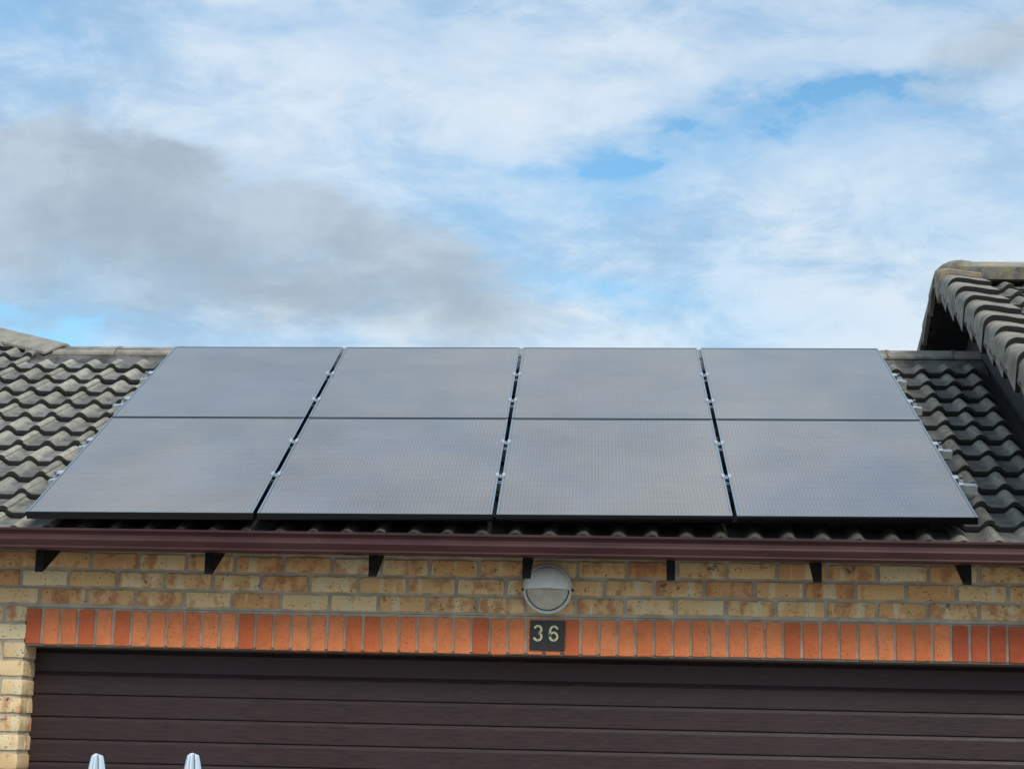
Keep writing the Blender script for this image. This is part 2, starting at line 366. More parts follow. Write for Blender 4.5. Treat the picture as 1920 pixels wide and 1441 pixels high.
# ------------------------------------------------------------------ setting
def struct(name, me, m):
    o = obj(name, me, m); o['kind'] = 'structure'; return o
struct('ground', mesh('ground', [(-800, -800, -.02), (800, -800, -.02), (800, 800, -.02), (-800, 800, -.02)], [(0, 1, 2, 3)]), M['ground'])
struct('driveway', boxmesh('driveway', -3.4, 3.2, -6.0, .25, -.1, .0), M['paver'])

# ------------------------------------------------------------------ garage
garage = empty('garage'); tag(garage, 'yellow brick garage with grey tiled roof and orange brick band over a dark door', 'garage')
XL, XR = -3.6, 2.56                       # brickwork from pier to the taller house
JX = -2.757                              # left jamb of the door opening
HZ = 2.132                               # underside of the orange brick band

def brick_mesh(name, L, H, D, seed, rough=1.0, bev=.0034):
    """box with an uneven worn front outline; front face at y=0, body behind it"""
    r = random.Random(seed); pts = []
    nx, nz = max(2, int(L/.03)), max(2, int(H/.03)); c = .0075*rough+.0005
    def side(a, b2, n, fixed, ax, s):
        for i in range(n+1):
            t = a+(b2-a)*i/n; j = (r.uniform(-.0024, .0010)-(.004 if r.random() < .09 else 0))*rough
            pts.append((t, fixed+s*j) if ax else (fixed+s*j, t))
    side(-L/2+c, L/2-c, nx, -H/2, True, -1); side(-H/2+c, H/2-c, nz, L/2, False, 1)
    side(L/2-c, -L/2+c, nx, H/2, True, 1); side(H/2-c, -H/2+c, nz, -L/2, False, -1)
    n = len(pts); V = []
    for y, k in ((0, bev), (bev*.35, bev*.3), (bev, 0)):
        V += [(x-math.copysign(min(k, abs(x)), x) if abs(x) > L/2-.02 else x, y, z-math.copysign(min(k, abs(z)), z) if abs(z) > H/2-.02 else z) for x, z in pts]
    V += [(max(-L/2, min(L/2, x*1.0)), D, z) for x, z in pts]
    F = [tuple(range(n))]+[(i+a*n, (i+1) % n+a*n, (i+1) % n+a*n+n, i+a*n+n) for a in range(3) for i in range(n)]+[tuple(range(4*n-1, 3*n-1, -1))]
    return autosmooth(mesh(name, V, F), 45)
BL, BH, PX, PZ = .230, .0775, .246, .0915
wall = obj('wall', mesh('wall_core', *merge([box(XL, XR, .008, .20, HZ+.185, 2.70), box(XL, JX-.008, .008, .20, 0, HZ+.185), box(2.36, XR, .007, .20, 0, HZ+.185)])), M['mortar'], garage)
variants = {}
def brick(parent, x0, x1, zc, H, D, m, rough, nv=9, jit=.0015):
    L = round(x1-x0, 3); key = (L, H, D, m.name); vs = variants.setdefault(key, [])
    k = rng.randrange(nv)
    while len(vs) <= k and len(vs) < nv: vs.append(brick_mesh('brick', L, H, D, int(L*1000)*31 % 9999+len(vs)*7, rough))
    me = vs[min(k, len(vs)-1)]
    mw = Matrix.Translation(((x0+x1)/2, rng.uniform(-jit, jit), zc+rng.uniform(-.001, .001))) @ Matrix.Rotation(rng.uniform(-.006, .006), 4, 'Y')
    return obj('brick', me, m, parent, mw)
def sag(x): return -.010*max(0, 1-((x+.9)/1.6)**2)       # the courses dip slightly above the door
rows = [(2.374, .0), (2.465, -.104), (2.5575, .006), (2.650, -.115)]
for zc, o in rows:
    i0 = math.floor((XL-(-2.689+o))/PX)
    for i in range(i0, 24):
        x0 = -2.689+o+i*PX; x1 = x0+BL
        x0c, x1c = max(x0, XL), min(x1, XR)
        if x1c-x0c < .05: continue
        brick(wall, x0c, x1c, zc+sag((x0c+x1c)/2), BH, .09, M['brick'], 1.0)
# left pier: headers and stretchers by turns, with the jamb brick behind
zc = 2.2835; k = 0
while zc > .05:
    b_arr = JX
    if k % 2 == 0:
        brick(wall, b_arr-.107, b_arr, zc, BH, .195, M['brick_pale'], .8); xs = b_arr-.107-.016
    else:
        brick(wall, b_arr-BL, b_arr, zc, BH, .106, M['brick_pale'], .8); xs = b_arr-BL-.016
        o2 = brick(wall, b_arr-.09, b_arr, zc, BH, .083, M['brick_pale'], .7); o2.location.y += .118
    if zc > .0:
        while xs-XL > .06:
            x0 = max(XL, xs-BL); brick(wall, x0, xs, zc, BH, .09, M['brick_pale'], 1.0); xs = x0-.016
    if zc > .9: brick(wall, 2.372, 2.482, zc, BH, .10, M['brick_pale'], .8)
    zc -= PZ; k += 1
# orange soldier course on a steel lintel
band = obj('brick_band', mesh('band_core', *box(JX+.001, XR, .008, .115, HZ+.004, HZ+.183)), M['mortar'], garage)
SP = .0903; x = JX; i = 0
while x+.075 < XR:
    jx = rng.choice((0, .001, -.001, .002)); o = brick(band, x, x+.0765+jx, HZ+.0885+sag(x)*.8+rng.uniform(-.001, .001), (.177), .11, M['red'] if i == 0 or 1.84 < x < 2.12 else M['orange'], .45, 4, .0018); x += SP; i += 1
obj('lintel', boxmesh('lintel', JX-.001, XR-.1, .118, .198, HZ+.003, HZ+.183), M['soffit'], garage)
obj('soffit', boxmesh('soffit', JX+.004, XR-.145, .008, .196, HZ-.008, HZ+.002), M['soffit'], garage)
# sectional door
door = empty('garage_door', (0, .2, 0)); door.parent = garage; door['label'] = 'dark brown ribbed sectional door with wood grain'
pz, z = .1125, 2.228
def slat_profile(h):      # y outwards negative
    return [(.03, .0), (.012, .0), (.0115, .0015), (-.003, .003), (-.004, .0045), (-.004, h-.019), (-.003, h-.017), (.0035, h-.0035), (.012, h-.003), (.012, h), (.03, h)]
sm = None; k = 0
while z > .01:
    h = min(pz, z)
    if h == pz:
        sm = sm or prism('slat', slat_profile(pz), 'X', -2.80, 2.42); me = sm
    else: me = prism('slat', slat_profile(h), 'X', -2.80, 2.42)
    o = obj('door_slat', me, M['door'], door, Matrix.Translation((0, 0, z-h))); z -= pz; k += 1
obj('door_backing', boxmesh('door_backing', -2.82, 2.44, .031, .05, 0, 2.23), M['timber'], door)
# interior shell so nothing is see-through
shell = obj('back_wall', mesh('back_wall', *merge([box(-3.6, 2.49, 6.3, 6.5, 0, 2.6), box(-3.6, -3.4, .21, 6.29, 0, 2.6)])), M['mortar'], garage)

# ---- roof geometry: a plane set out from the solar panels' lower edge
PITCH = R(25.28); CP, SPI = math.cos(PITCH), math.sin(PITCH); YP, ZP = -.3772, 2.7724
def rp(X, v, off): return Vector((X, YP+v*CP-off*SPI, ZP+v*SPI+off*CP))
roof = obj('roof', prism('roof_deck', [tuple(rp(0, .03, -.165)[1:]), tuple(rp(0, 3.80, -.165)[1:]), (3.13+3.45, 2.66), (3.13+3.45, 2.62), tuple(rp(0, 3.78, -.2)[1:]), tuple(rp(0, .03, -.185)[1:])], 'X', -4.6, 2.55), M['deck'], garage)
RPX, EXPO, V0 = .328, .303, -.036
def tile_profile():
    """(x, z) along one tile: pan, roll, pan, roll that laps its right-hand neighbour"""
    pts = []
    def roll(xc, w, h, a0=0., a1=1., n=9):
        for i in range(n+1):
            d = -1+2*(a0+(a1-a0)*i/n)
            pts.append((xc+w*d, h*(.5+.5*math.cos(math.pi*d))**.62))
    pts.extend([(-.086, .020), (-.072, .013), (-.058, .004), (-.048, 0), (-.01, 0)])
    roll(.066, .048, .031); pts.append((.148, 0))
    roll(.230, .050, .034, 0, .735, 8)
    return pts
TP = tile_profile()
def tile_mesh(name, length, seed=0):
    r = random.Random(seed); n = len(TP); V = []; th = .025
    for y, dz in ((0, -.004), (.006, 0), (length*.5, 0), (length, 0)):
        V += [(x, y+(r.uniform(-.0015, .0015) if y == 0 else 0), z+dz) for x, z in TP]
    V += [(x, .0015, z-th) for x, z in TP]+[(x, length, z-th*.6) for x, z in TP]
    F = [(i+a*n, i+1+a*n, i+1+a*n+n, i+a*n+n) for a in range(3) for i in range(n-1)]
    F += [(i+4*n, i+1+4*n, i+1, i) for i in range(n-1)]+[(i+1+4*n, i+4*n, i+5*n, i+1+5*n) for i in range(n-1)]
    F += [(i+3*n, i+1+3*n, i+1+5*n, i+5*n) for i in range(n-1)]
    F += [(0, n, 2*n, 3*n, 5*n, 4*n), (n-1, 5*n-1, 6*n-1, 4*n-1, 3*n-1, 2*n-1)]
    return autosmooth(mesh(name, V, F), 42)
tv = [tile_mesh('tile', .375, s) for s in range(4)]; tvd = [m_.copy() for m_ in tv]; tve = [m_.copy() for m_ in tv]
tv_top = [tile_mesh('tile_top', .205, s) for s in range(3)]; tv_topd = [m_.copy() for m_ in tv_top]
TILT = math.atan(.031/EXPO)
def tile_matrix(X, v, shear, pitch_, org, jitter=True):
    """org(X, v, off) -> point; local x across, y up the slope, z outwards"""
    j = (rng.uniform(-.003, .003), rng.uniform(-.003, .003), rng.uniform(-.006, .006)) if jitter else (0, 0, 0)
    p = org(X+j[0], v+j[1], -.115+rng.uniform(-.002, .002))
    a = pitch_-TILT+rng.uniform(-.006, .006)
    return Matrix.Translation(p) @ Matrix.Rotation(a, 4, 'X') @ Matrix.Rotation(shear+j[2]*.5, 4, 'Z')
X0 = .149-.066-.020*3.36-.082*0
# rolls at the top right stand at X = 2.117, 2.289, 2.448
def col_x(i, v): return -3.489-.230+.020*(v-3.3)+RPX*i+.016*(v/3.3)
def hip_v(X): return 3.74+.80*(-3.66-X)
nt = 0
for k in range(0, 15):
    v = V0+EXPO*k
    for i in range(-3, 20):
        x = col_x(i, v)
        if x > 2.46 or x < -4.45: continue
        vv = v+.013*(x+.16)*(v/3.3)+.006
        if k < 6 and x < -4.2: continue
        if k <= 11:
            cutneed = (x < -3.2 and False)
            mw = tile_matrix(x, vv, .012*v/3.3-.010, PITCH, rp)
            dark = x > 1.2 or (k == 0 and x > -2.7)                 # by the house: less lichen plus painted-in shade; along the eaves: painted panel shade
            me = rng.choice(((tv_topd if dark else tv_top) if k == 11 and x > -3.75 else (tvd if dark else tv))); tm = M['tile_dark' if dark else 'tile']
            if k == 0 and -2.7 < x < 1.75: me = rng.choice(tve); tm = M['tile_eave_shade']  # shade under the panels put into the tile colour
            if x+.30 > 2.55:                                 # last column, cut against the house and dressed with lead
                im = mw.inverted(); cn = im.to_3x3() @ Vector((1, 0, 0))
                me = clip(me.copy(), im @ Vector((2.552, 0, 0)), cn)
                lead = me.copy(); lead.materials.clear()
                clip(lead, im @ Vector((2.44+rng.uniform(-.02, .02), 0, 0)), -cn)
                if len(lead.polygons): obj('flashing_piece', lead, M['leadw'], roof, mw @ Matrix.Translation((0, -.006, .005)))
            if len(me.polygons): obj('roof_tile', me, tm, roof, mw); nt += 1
        elif x+.33 < -3.40:
            # rows above the garage ridge, cut along the hip
            if vv > hip_v(x)-.03: continue
            mw = tile_matrix(x, vv, 0, PITCH, rp)
            me = rng.choice(tv).copy(); inv = mw.inverted()
            a = rp(-3.66, hip_v(-3.66)-.17, 0); b_ = rp(-4.66, hip_v(-4.66)-.17, 0)
            d = (b_-a).normalized(); nrm = Vector((0, -SPI, CP)); no = d.cross(nrm)
            if no.z < 0: no = -no
            clip(me, inv @ a, inv.to_3x3() @ no)
            if len(me.polygons): obj('roof_tile', me, M['tile'], roof, mw); nt += 1
# ---- ridge caps on a mortar bed
def cap_mesh(name, L, seed=0, w=.125, drop=.070, th=.016):
    """angle ridge cap, length along x, apex at z=0"""
    prof = [(-w, -drop), (-w*.5, -drop*.44), (-.022, -.010), (0, -.004), (.022, -.010), (w*.5, -drop*.44), (w, -drop)]
    inner = [(y*1.0, z-th) for y, z in reversed(prof)]
    r = random.Random(seed); out = prof+inner; n = len(out); V = []
    for x, s in ((0, 1.0), (.012, 1.0), (L-.012, 1.0), (L, .99)):
        V += [(x+r.uniform(-.001, .001), y*s, z) for y, z in out]
    F = [tuple(range(n)), tuple(range(4*n-1, 3*n-1, -1))]+[(i+a*n, (i+1) % n+a*n, (i+1) % n+a*n+n, i+a*n+n) for a in range(3) for i in range(n)]
    return autosmooth(mesh(name, V, F), 50)
RA = rp(0, 3.806, -.13)                                      # ridge apex of the tile plane
def ridge_pt(X): return Vector((X, RA.y+.004*X, RA.z+.047+.0050*X))
cap = cap_mesh('cap', .418)
x = -3.66; k = 0
q_ = rp(0, 3.50, -.15)
obj('ridge_bed', prism('ridge_bed', [(q_.y, q_.z-.04), (q_.y, q_.z), (RA.y-.165, RA.z-.080), (RA.y-.106, RA.z-.032), (RA.y-.08, RA.z+.0), (RA.y, RA.z+.025), (RA.y+.1, RA.z+.0), (RA.y+.115, RA.z-.09)], 'X', -3.86, 2.55), M['bed'], roof)
while x < 2.5:
    p = ridge_pt(x); o = obj('ridge_cap', cap if x+.42 < 2.55 else cap_mesh('cap', 2.55-x), M['cap'], roof, Matrix.Translation(p+Vector((0, 0, rng.uniform(-.002, .002)))) @ Matrix.Rotation(-.005, 4, 'Y') @ Matrix.Rotation(.004, 4, 'Z'))
    obj('mortar_joint', prism('joint', [(-.128, -.088), (-.064, -.030), (0, .001), (.064, -.030), (.128, -.088)], 'X', -.010, .014), M['bed'], roof, Matrix.Translation(p+Vector((0, 0, -.001)))) if k else None
    x += .43; k += 1
# hip rising to the left on the same slope
h0 = rp(-3.60, 3.78, -.085); h1 = rp(-4.75, hip_v(-4.75)+.04, -.085)
hd = (h1-h0); hl = hd.length; hx = hd.normalized(); hz = (Vector((0, 0, 1))-hx*hx.z).normalized(); hy = hz.cross(hx)
def frame_m(o, ax, ay, az): return Matrix(((ax.x, ay.x, az.x, o.x), (ax.y, ay.y, az.y, o.y), (ax.z, ay.z, az.z, o.z), (0, 0, 0, 1)))
s = -.01
while s < hl:
    obj('hip_cap', cap_mesh('hip', .412, int(s*100), .160, .092), M['cap'], roof, frame_m(h0+hx*s+hz*.016, hx, hy, hz)); s += .415
obj('hip_bed', prism('hip_bed', [(-.20, -.24), (-.19, -.155), (-.13, -.100), (0, -.035), (.12, -.10), (.115, -.20)], 'X', -.02, hl), M['bed'], roof, frame_m(h0, hx, hy, hz))
bs = h0+Vector((-.005, -.04, -.035))
def lump(name, rx, ry, rz, seed, m, parent, loc, n=10, jt=.16):
    r = random.Random(seed); V = []; F = []
    for a in range(n//2+1):
        th = math.pi*a/(n//2)
        for b_ in range(n):
            ph = 2*math.pi*b_/n; q = 1+r.uniform(-jt, jt)
            V.append((rx*q*math.sin(th)*math.cos(ph), ry*q*math.sin(th)*math.sin(ph), rz*q*math.cos(th)))
    F = [(a*n+b_, a*n+(b_+1) % n, (a+1)*n+(b_+1) % n, (a+1)*n+b_) for a in range(n//2) for b_ in range(n)]
    return obj(name, mesh(name, V, F, True), m, parent, Matrix.Translation(loc))
# the far slope behind the hip
obj('hip_slope', mesh('hip_slope', [tuple(rp(-3.6, 3.7, -.2)), tuple(h1+Vector((0, 0, -.1))), (-4.75, 7.0, 3.0), (-3.2, 7.0, 2.7), tuple(rp(-4.75, 3.2, -.2)), tuple(rp(-3.6, 3.5, -.25))], [(0, 1, 2, 3), (0, 5, 4, 1)]), M['deck'], roof)
# flashing against the house wall
obj('flashing', mesh('flashing', *merge([
     ([tuple(rp(2.535, .1, -.10)), tuple(rp(2.552, .1, -.10)), tuple(rp(2.552, 3.8, -.10)), tuple(rp(2.535, 3.8, -.10)), tuple(rp(2.535, .1, .03)), tuple(rp(2.552, .1, .06)), tuple(rp(2.552, 3.8, .06)), tuple(rp(2.535, 3.8, .06))],
      [(0, 3, 2, 1), (4, 5, 6, 7), (0, 1, 5, 4), (1, 2, 6, 5), (2, 3, 7, 6), (3, 0, 4, 7)])])), M['lead'], roof)
# rafter tails under the eaves
for x in (-2.624, -1.786, -.983, -.239, .453, 1.148, 1.851, -3.42):
    zf = 2.463+.003*(x+2.6)
    obj('rafter', prism('rafter', [(-.338, zf), (-.338, zf+.135), (.5, zf+.135+.838*math.tan(PITCH)), (.5, zf+.838*math.tan(PITCH))], 'X', x, x+.040), M['timber'], garage)
# gutter
GY, GZ = -.452, 2.668
gp = [(.004, -.003), (-.002, 0), (-.007, -.002), (-.008, -.008), (-.006, -.013), (.004, -.016), (.012, -.030), (.011, -.036), (.003, -.044), (-.001, -.056), (.002, -.062), (.014, -.078), (.017, -.084), (.014, -.087), (.012, -.092), (.016, -.097), (.05, -.100), (.104, -.100), (.108, -.02), (.106, -.02), (.102, -.098), (.05, -.098), (.018, -.094), (.020, -.084), (.006, -.060), (.008, -.045), (.016, -.033), (.008, -.014)]
gut = obj('gutter', prism('gutter', [(GY+a, GZ+b_) for a, b_ in gp], 'X', -4.2, 2.48, 35), M['gutter'], garage)
gut['label'] = 'maroon moulded metal rain gutter along the eaves'
for x in (-1.1,):
    obj('gutter_joint', prism('gutter_joint', [(GY+a*1.0-.0015, GZ+b_) for a, b_ in gp[:18]]+[(GY+.104, GZ-.0985), (GY+.02, GZ-.08), (GY+.014, GZ-.03)], 'X', x, x+.09, 35), M['gutter'], gut)

# ------------------------------------------------------------------ taller house on the right
house = empty('house', (3.0, 2.0, 0)); tag(house, 'taller house wing with curled verge tiles on its gable, right of the garage roof', 'house')
WP = R(22.6); WC, WS = math.cos(WP), math.sin(WP); RWY, RWZ = 3.17, 4.885
inv = Matrix.Translation((-3.0, -2.0, 0))
def hobj(name, me, m, parent=house, mw=Matrix()):
    return obj(name, me, m, parent, (inv if parent is house else Matrix()) @ mw)
def wp(X, s, off):        # s measured down the front slope from the ridge
    return Vector((X, RWY-s*WC-off*WS, RWZ-s*WS+off*WC))
YE = -.55; ZE = RWZ-(RWY-YE)*math.tan(WP)
hw = hobj('gable_wall', prism('gable_wall', [(YE+.3, 0), (YE+.3, ZE+.02), (RWY, RWZ-.13), (2*RWY-YE-.3, ZE+.02), (2*RWY-YE-.3, 0)], 'X', 2.56, 2.76), M['plaster'])
hobj('front_wall', boxmesh('front_wall', 2.761, 6.0, YE+.3, YE+.5, 0, ZE-.05), M['mortar'])
wroof = hobj('roof', prism('house_deck', [(YE, ZE-.11), (RWY, RWZ-.10), (2*RWY-YE, ZE-.11), (2*RWY-YE, ZE-.15), (RWY, RWZ-.14), (YE, ZE-.15)], 'X', 2.34, 6.0), M['deck'])
wm = inv.inverted()
for k in range(0, 13):
    s_ = .10+.315*k+.27
    for i in range(0, 10):
        x = 2.47+RPX*i
        p = wp(x, s_+rng.uniform(-.003, .003), -.055)
        mw = Matrix.Translation(p) @ Matrix.Rotation(WP-TILT, 4, 'X') @ Matrix.Rotation(rng.uniform(-.004, .004), 4, 'Z')
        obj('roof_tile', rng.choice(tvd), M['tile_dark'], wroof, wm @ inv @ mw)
# verge tiles: curled over the edge
VX = 2.256
def verge_mesh(name, L, seed, flip=1):
    prof = [(.265, -.010), (.20, .0), (.13, .012)]
    for i in range(7):
        a = math.pi/2*(1-i/6); prof.append((.075-.075*math.cos(a)*1.0, -.045+.075*math.sin(a)))
    prof = [(.275, .004), (.20, .010), (.13, .022)]+[(.066-.066*math.sin(t), -.038+.066*math.cos(t)) for t in [math.pi/2*i/7 for i in range(8)]]+[(-.003, -.10), (-.006, -.195)]
    th = .027; inn = [(x+(th if i > 6 else th*.4 if i > 3 else 0), z-(th if i <= 7 else 0)) for i, (x, z) in enumerate(prof)]
    n = len(prof); out = prof+inn[::-1]; N = len(out); V = []; r = random.Random(seed)
    for y, dz in ((0, 0), (.004, .001), (L*.5, 0), (L, 0)):
        V += [(x, y+r.uniform(-.001, .001), (z+dz) if z > -.15 else z+.13*y/L) for x, z in out]
    if flip < 0: V = [(x, -y, z) for x, y, z in V]
    F = [tuple(range(N)), tuple(range(4*N-1, 3*N-1, -1))]+[(i+a*N, (i+1) % N+a*N, (i+1) % N+a*N+N, i+a*N+N) for a in range(3) for i in range(N)]
    return autosmooth(mesh(name, V, F), 50)
vm_ = [verge_mesh('verge', .45, s) for s in range(3)]; vb = [verge_mesh('verge_back', .45, s, -1) for s in range(2)]
VE = .352; VT = math.atan(.030/VE)
for k in range(0, 12):
    s_ = .27+VE*k
    p = wp(VX+rng.uniform(-.004, .004), s_, .025)
    obj('verge_tile', vm_[k % 3] if k else verge_mesh('verge_top', .275, 9), M['verge'] if k else M['cap_lichen'], wroof, Matrix.Translation(p) @ Matrix.Rotation(WP-VT+rng.uniform(-.008, .008), 4, 'X') @ Matrix.Rotation(rng.uniform(-.01, .01), 4, 'Z'))
for k in range(0, 10):
    s_ = .27+VE*k
    p = wp(VX, s_, .025); p.y = 2*RWY-p.y
    obj('verge_tile', vb[k % 2] if k else verge_mesh('verge_top', .275, 5, -1), M['verge'], wroof, Matrix.Translation(p) @ Matrix.Rotation(-(WP-VT), 4, 'X'))
# ridge with lichen
x = 2.43; k = 0
hobj('ridge_bed', prism('ridge_bed', [(RWY-.16, RWZ-.09), (RWY-.15, RWZ-.005), (RWY, RWZ+.045), (RWY+.15, RWZ-.005), (RWY+.16, RWZ-.09)], 'X', 2.40, 6.0), M['bed_lichen'], wroof)
rc = cap_mesh('ridge', .43, 3, .15, .068, .018)
while x < 5.5:
    hobj('ridge_cap', rc, M['cap_lichen'], wroof, Matrix.Translation((x, RWY, RWZ+.072))); x += .437
# rounded mortar end over the verge
lump('ridge_end_mortar', .155, .150, .085, 8, M['bed_end'], wroof, Vector((2.425, RWY, RWZ-.014)), 18, .03)

# ------------------------------------------------------------------ solar array
ROT = .0269; PH = 1.722; G = .020; CR, SR = math.cos(ROT), math.sin(ROT)
ub = [(.016, 1.126), (1.146, 2.286), (2.306, 3.440), (3.460, 4.605)]
U0 = -2.7193
def ap(u, v, off):
    uc, vc = u-2.3, v-1.7
    return rp(U0+uc*CR-vc*SR+2.3, uc*SR+vc*CR+1.7, off)
AM = frame_m(Vector((0, 0, 0)), Vector((CR, SR*CP, SR*SPI)), Vector((-SR, CR*CP, CR*SPI)), Vector((0, -SPI, CP)))
def am(u, v, off): return Matrix.Translation(ap(u, v, off)) @ AM
FT, FW = .036, .011
def frame_mesh(w, h):
    parts = [box(0, w, 0, FW, -FT, 0), box(0, w, h-FW, h, -FT, 0), box(0, FW, FW, h-FW, -FT, 0), box(w-FW, w, FW, h-FW, -FT, 0)]
    # two drawn lines along the lower front face
    parts += [box(.002, w-.002, -.0012, .0, -.011, -.004), box(.002, w-.002, -.0012, 0, -.033, -.020)]
    return mesh('panel_frame', *merge(parts))
order = ['first', 'second', 'third', 'fourth']
notes = {(0, 0): 'lower row, leftmost, beside the weathered tiles', (0, 1): 'lower row, second from the left', (0, 2): 'lower row, third from the left, above the round lamp', (0, 3): 'lower row, rightmost',
         (1, 0): 'upper row, leftmost, below the ridge', (1, 1): 'upper row, second from the left', (1, 2): 'upper row, third from the left', (1, 3): 'upper row, rightmost, near the gable'}
for c, (a, b_) in enumerate(ub):
    w = b_-a; fm = frame_mesh(w, PH)
    rim = mesh('panel_rim_glint', *merge([box(.001, w-.001, .0008, FW-.004, .0002, .0009), box(.001, w-.001, PH-FW+.006, PH-.001, .0002, .0009), box(.001, FW-.0015, FW-.003, PH-FW+.005, .0002, .0009), box(w-FW+.0015, w-.001, FW-.003, PH-FW+.005, .0002, .0009)]))  # bright strips added for the sky glint on the black frame tops
    gm = mesh('panel_glass', *box(FW, w-FW, FW, PH-FW, -.006, -.0012)); bm_ = mesh('backsheet', *box(FW, w-FW, FW, PH-FW, -.012, -.0065))
    for r_ in (0, 1):
        e = bpy.data.objects.new('solar_panel', None); e.empty_display_size = .1; C.objects.link(e)
        e.matrix_basis = am(a, r_*(PH+G), 0)
        tag(e, 'black framed solar panel, '+notes[(r_, c)], 'solar panel', 'solar panels on the garage roof')
        fr = obj('frame', fm, M['frame'], e); obj('rim', rim, M['rim'], fr); obj('glass', gm, M['glass'], e); obj('backsheet', bm_, M['frame'], e)
# rails with their clamps
RV = [.640, 1.254, 2.137, 2.759]
rl = ['lowest aluminium mounting rail, clamping the bottom of the lower solar panels', 'aluminium mounting rail crossing the lower solar panels near their top edge', 'aluminium mounting rail crossing the upper solar panels near their bottom edge', 'topmost aluminium mounting rail, clamping the upper solar panels near the ridge']
RB = .042
rail_prof = [(-.02, 0), (-.02, -RB), (.02, -RB), (.02, 0), (.007, 0), (.007, -.014), (-.007, -.014), (-.007, 0)]
clampm = mesh('mid_clamp', *merge([box(-.024, -.009, -.027, .027, .0005, .0065), box(.009, .024, -.027, .027, .0005, .0065), box(-.009, .009, -.020, .020, -.012, -.004), box(-.0095, -.0085, -.02, .02, -.012, .004), box(.0085, .0095, -.02, .02, -.012, .004)]))
def cyl(name, r, h, n=10, r2=None):
    r2 = r if r2 is None else r2
    V = [(r*math.cos(2*math.pi*i/n), r*math.sin(2*math.pi*i/n), 0) for i in range(n)]+[(r2*math.cos(2*math.pi*i/n), r2*math.sin(2*math.pi*i/n), h) for i in range(n)]
    return autosmooth(mesh(name, V, [tuple(range(n-1, -1, -1)), tuple(range(n, 2*n))]+[(i, (i+1) % n, (i+1) % n+n, i+n) for i in range(n)]), 50)
boltm = cyl('bolt', .0065, .008, 8)
endm = mesh('end_clamp', *merge([box(-.011, .014, -.026, .026, .0005, .0055), box(.0145, .019, -.026, .026, -.036, .0055), box(.0195, .048, -.026, .026, -.036, -.030), box(.020, .040, -.012, .012, -.030, -.012)]))
bolte = cyl('bolt', .0075, .022, 8)
hookm = mesh('roof_hook', *merge([box(-.015, .015, -.06, .005, -.012, -.0005), box(-.015, .015, -.06, -.054, -.04, -.012)]))
rail_ext = [(-.050, 4.72), (-.055, 4.70), (-.075, 4.68), (-.055, 4.685)]
for k, v in enumerate(RV):
    e = bpy.data.objects.new('mounting_rail', None); e.empty_display_size = .1; C.objects.link(e); e.matrix_basis = am(0, v, 0)
    tag(e, rl[k], 'rail', 'rails under the solar panels')
    u0_, u1_ = rail_ext[k]
    rm = prism('rail_bar', [(y, z-FT-.0005) for y, z in rail_prof], 'X', u0_, u1_)
    obj('bar', rm, M['alu'], e)
    for u in (.016, 1.136, 2.296, 3.450, 4.605):
        if u in (.016, 4.605):
            fl = 1 if u > 1 else -1
            m_ = Matrix.Translation((u, 0, 0)) @ (Matrix() if fl > 0 else Matrix.Rotation(math.pi, 4, 'Z'))
            cl = obj('end_clamp', endm, M['alu'], e, m_); obj('bolt', bolte, M['bolt'], cl, Matrix.Translation((.030, 0, -.012)))
        else:
            cl = obj('mid_clamp', clampm, M['alu'], e, Matrix.Translation((u, 0, 0))); obj('bolt', boltm, M['bolt'], cl, Matrix.Translation((0, 0, -.004)))
    for u in (.5, 1.6, 2.8, 4.0): obj('roof_hook', hookm, M['alu'], e, Matrix.Translation((u, 0, -FT-RB-.001)))

# ------------------------------------------------------------------ wall lamp and house number
lamp = empty('wall_lamp', (-.130, 0, 2.447)); tag(lamp, 'round white bulkhead lamp with half hood on the brick wall', 'lamp')
def lathe(name, prof, n=40, a0=0., a1=2*math.pi, cap_ends=False):
    """profile (r, y) about the Y axis; angle measured in the XZ plane"""
    full = abs(a1-a0-2*math.pi) < 1e-6; cnt = n if full else n+1; m_ = len(prof); V = []
    for i in range(cnt):
        a = a0+(a1-a0)*i/n
        V += [(r*math.cos(a), y, r*math.sin(a)) for r, y in prof]
    F = [(i*m_+j, ((i+1) % cnt)*m_+j, ((i+1) % cnt)*m_+j+1, i*m_+j+1) for i in range(n if full else cnt-1) for j in range(m_-1)]
    if cap_ends and not full: F += [tuple(range(m_)), tuple(range((cnt-1)*m_+m_-1, (cnt-1)*m_-1, -1))]
    me = mesh(name, V, F); bm = bmesh.new(); bm.from_mesh(me); bmesh.ops.remove_doubles(bm, verts=bm.verts, dist=1e-5); bmesh.ops.recalc_face_normals(bm, faces=bm.faces); bm.to_mesh(me); bm.free()
    return autosmooth(me, 40)
obj('base', lathe('base', [(0, .004), (.108, .004), (.112, 0), (.112, -.035), (0, -.035)]), M['ring'], lamp)
obj('rim', lathe('rim', [(.104, -.030), (.120, -.030), (.1225, -.034), (.1225, -.043), (.119, -.047), (.109, -.047), (.106, -.043), (.104, -.030)]), M['ring'], lamp)
dome = [(.1055*math.cos(t), -.040-.034*math.sin(t)) for t in [math.pi/2*i/12 for i in range(13)]]
obj('lens', lathe('lens', dome, 44), M['lens'], lamp)
obj('seal', lathe('seal', [(.1025, -.036), (.1058, -.036), (.1068, -.045), (.1035, -.049), (.1010, -.046)]), M['rubber'], lamp)
ho = [(.1125*math.cos(t), -.046-.062*math.sin(t)) for t in [math.pi/2*i/12 for i in range(13)]]; hi_ = [(.1085*math.cos(t), -.046-.0585*math.sin(t)) for t in [math.pi/2*i/12 for i in range(13)]]
hood = obj('hood', lathe('hood', [(.1125, -.046)]+ho[1:]+hi_[::-1]+[(.1125, -.046)], 26, R(-1), R(181), True), M['hood'], lamp)
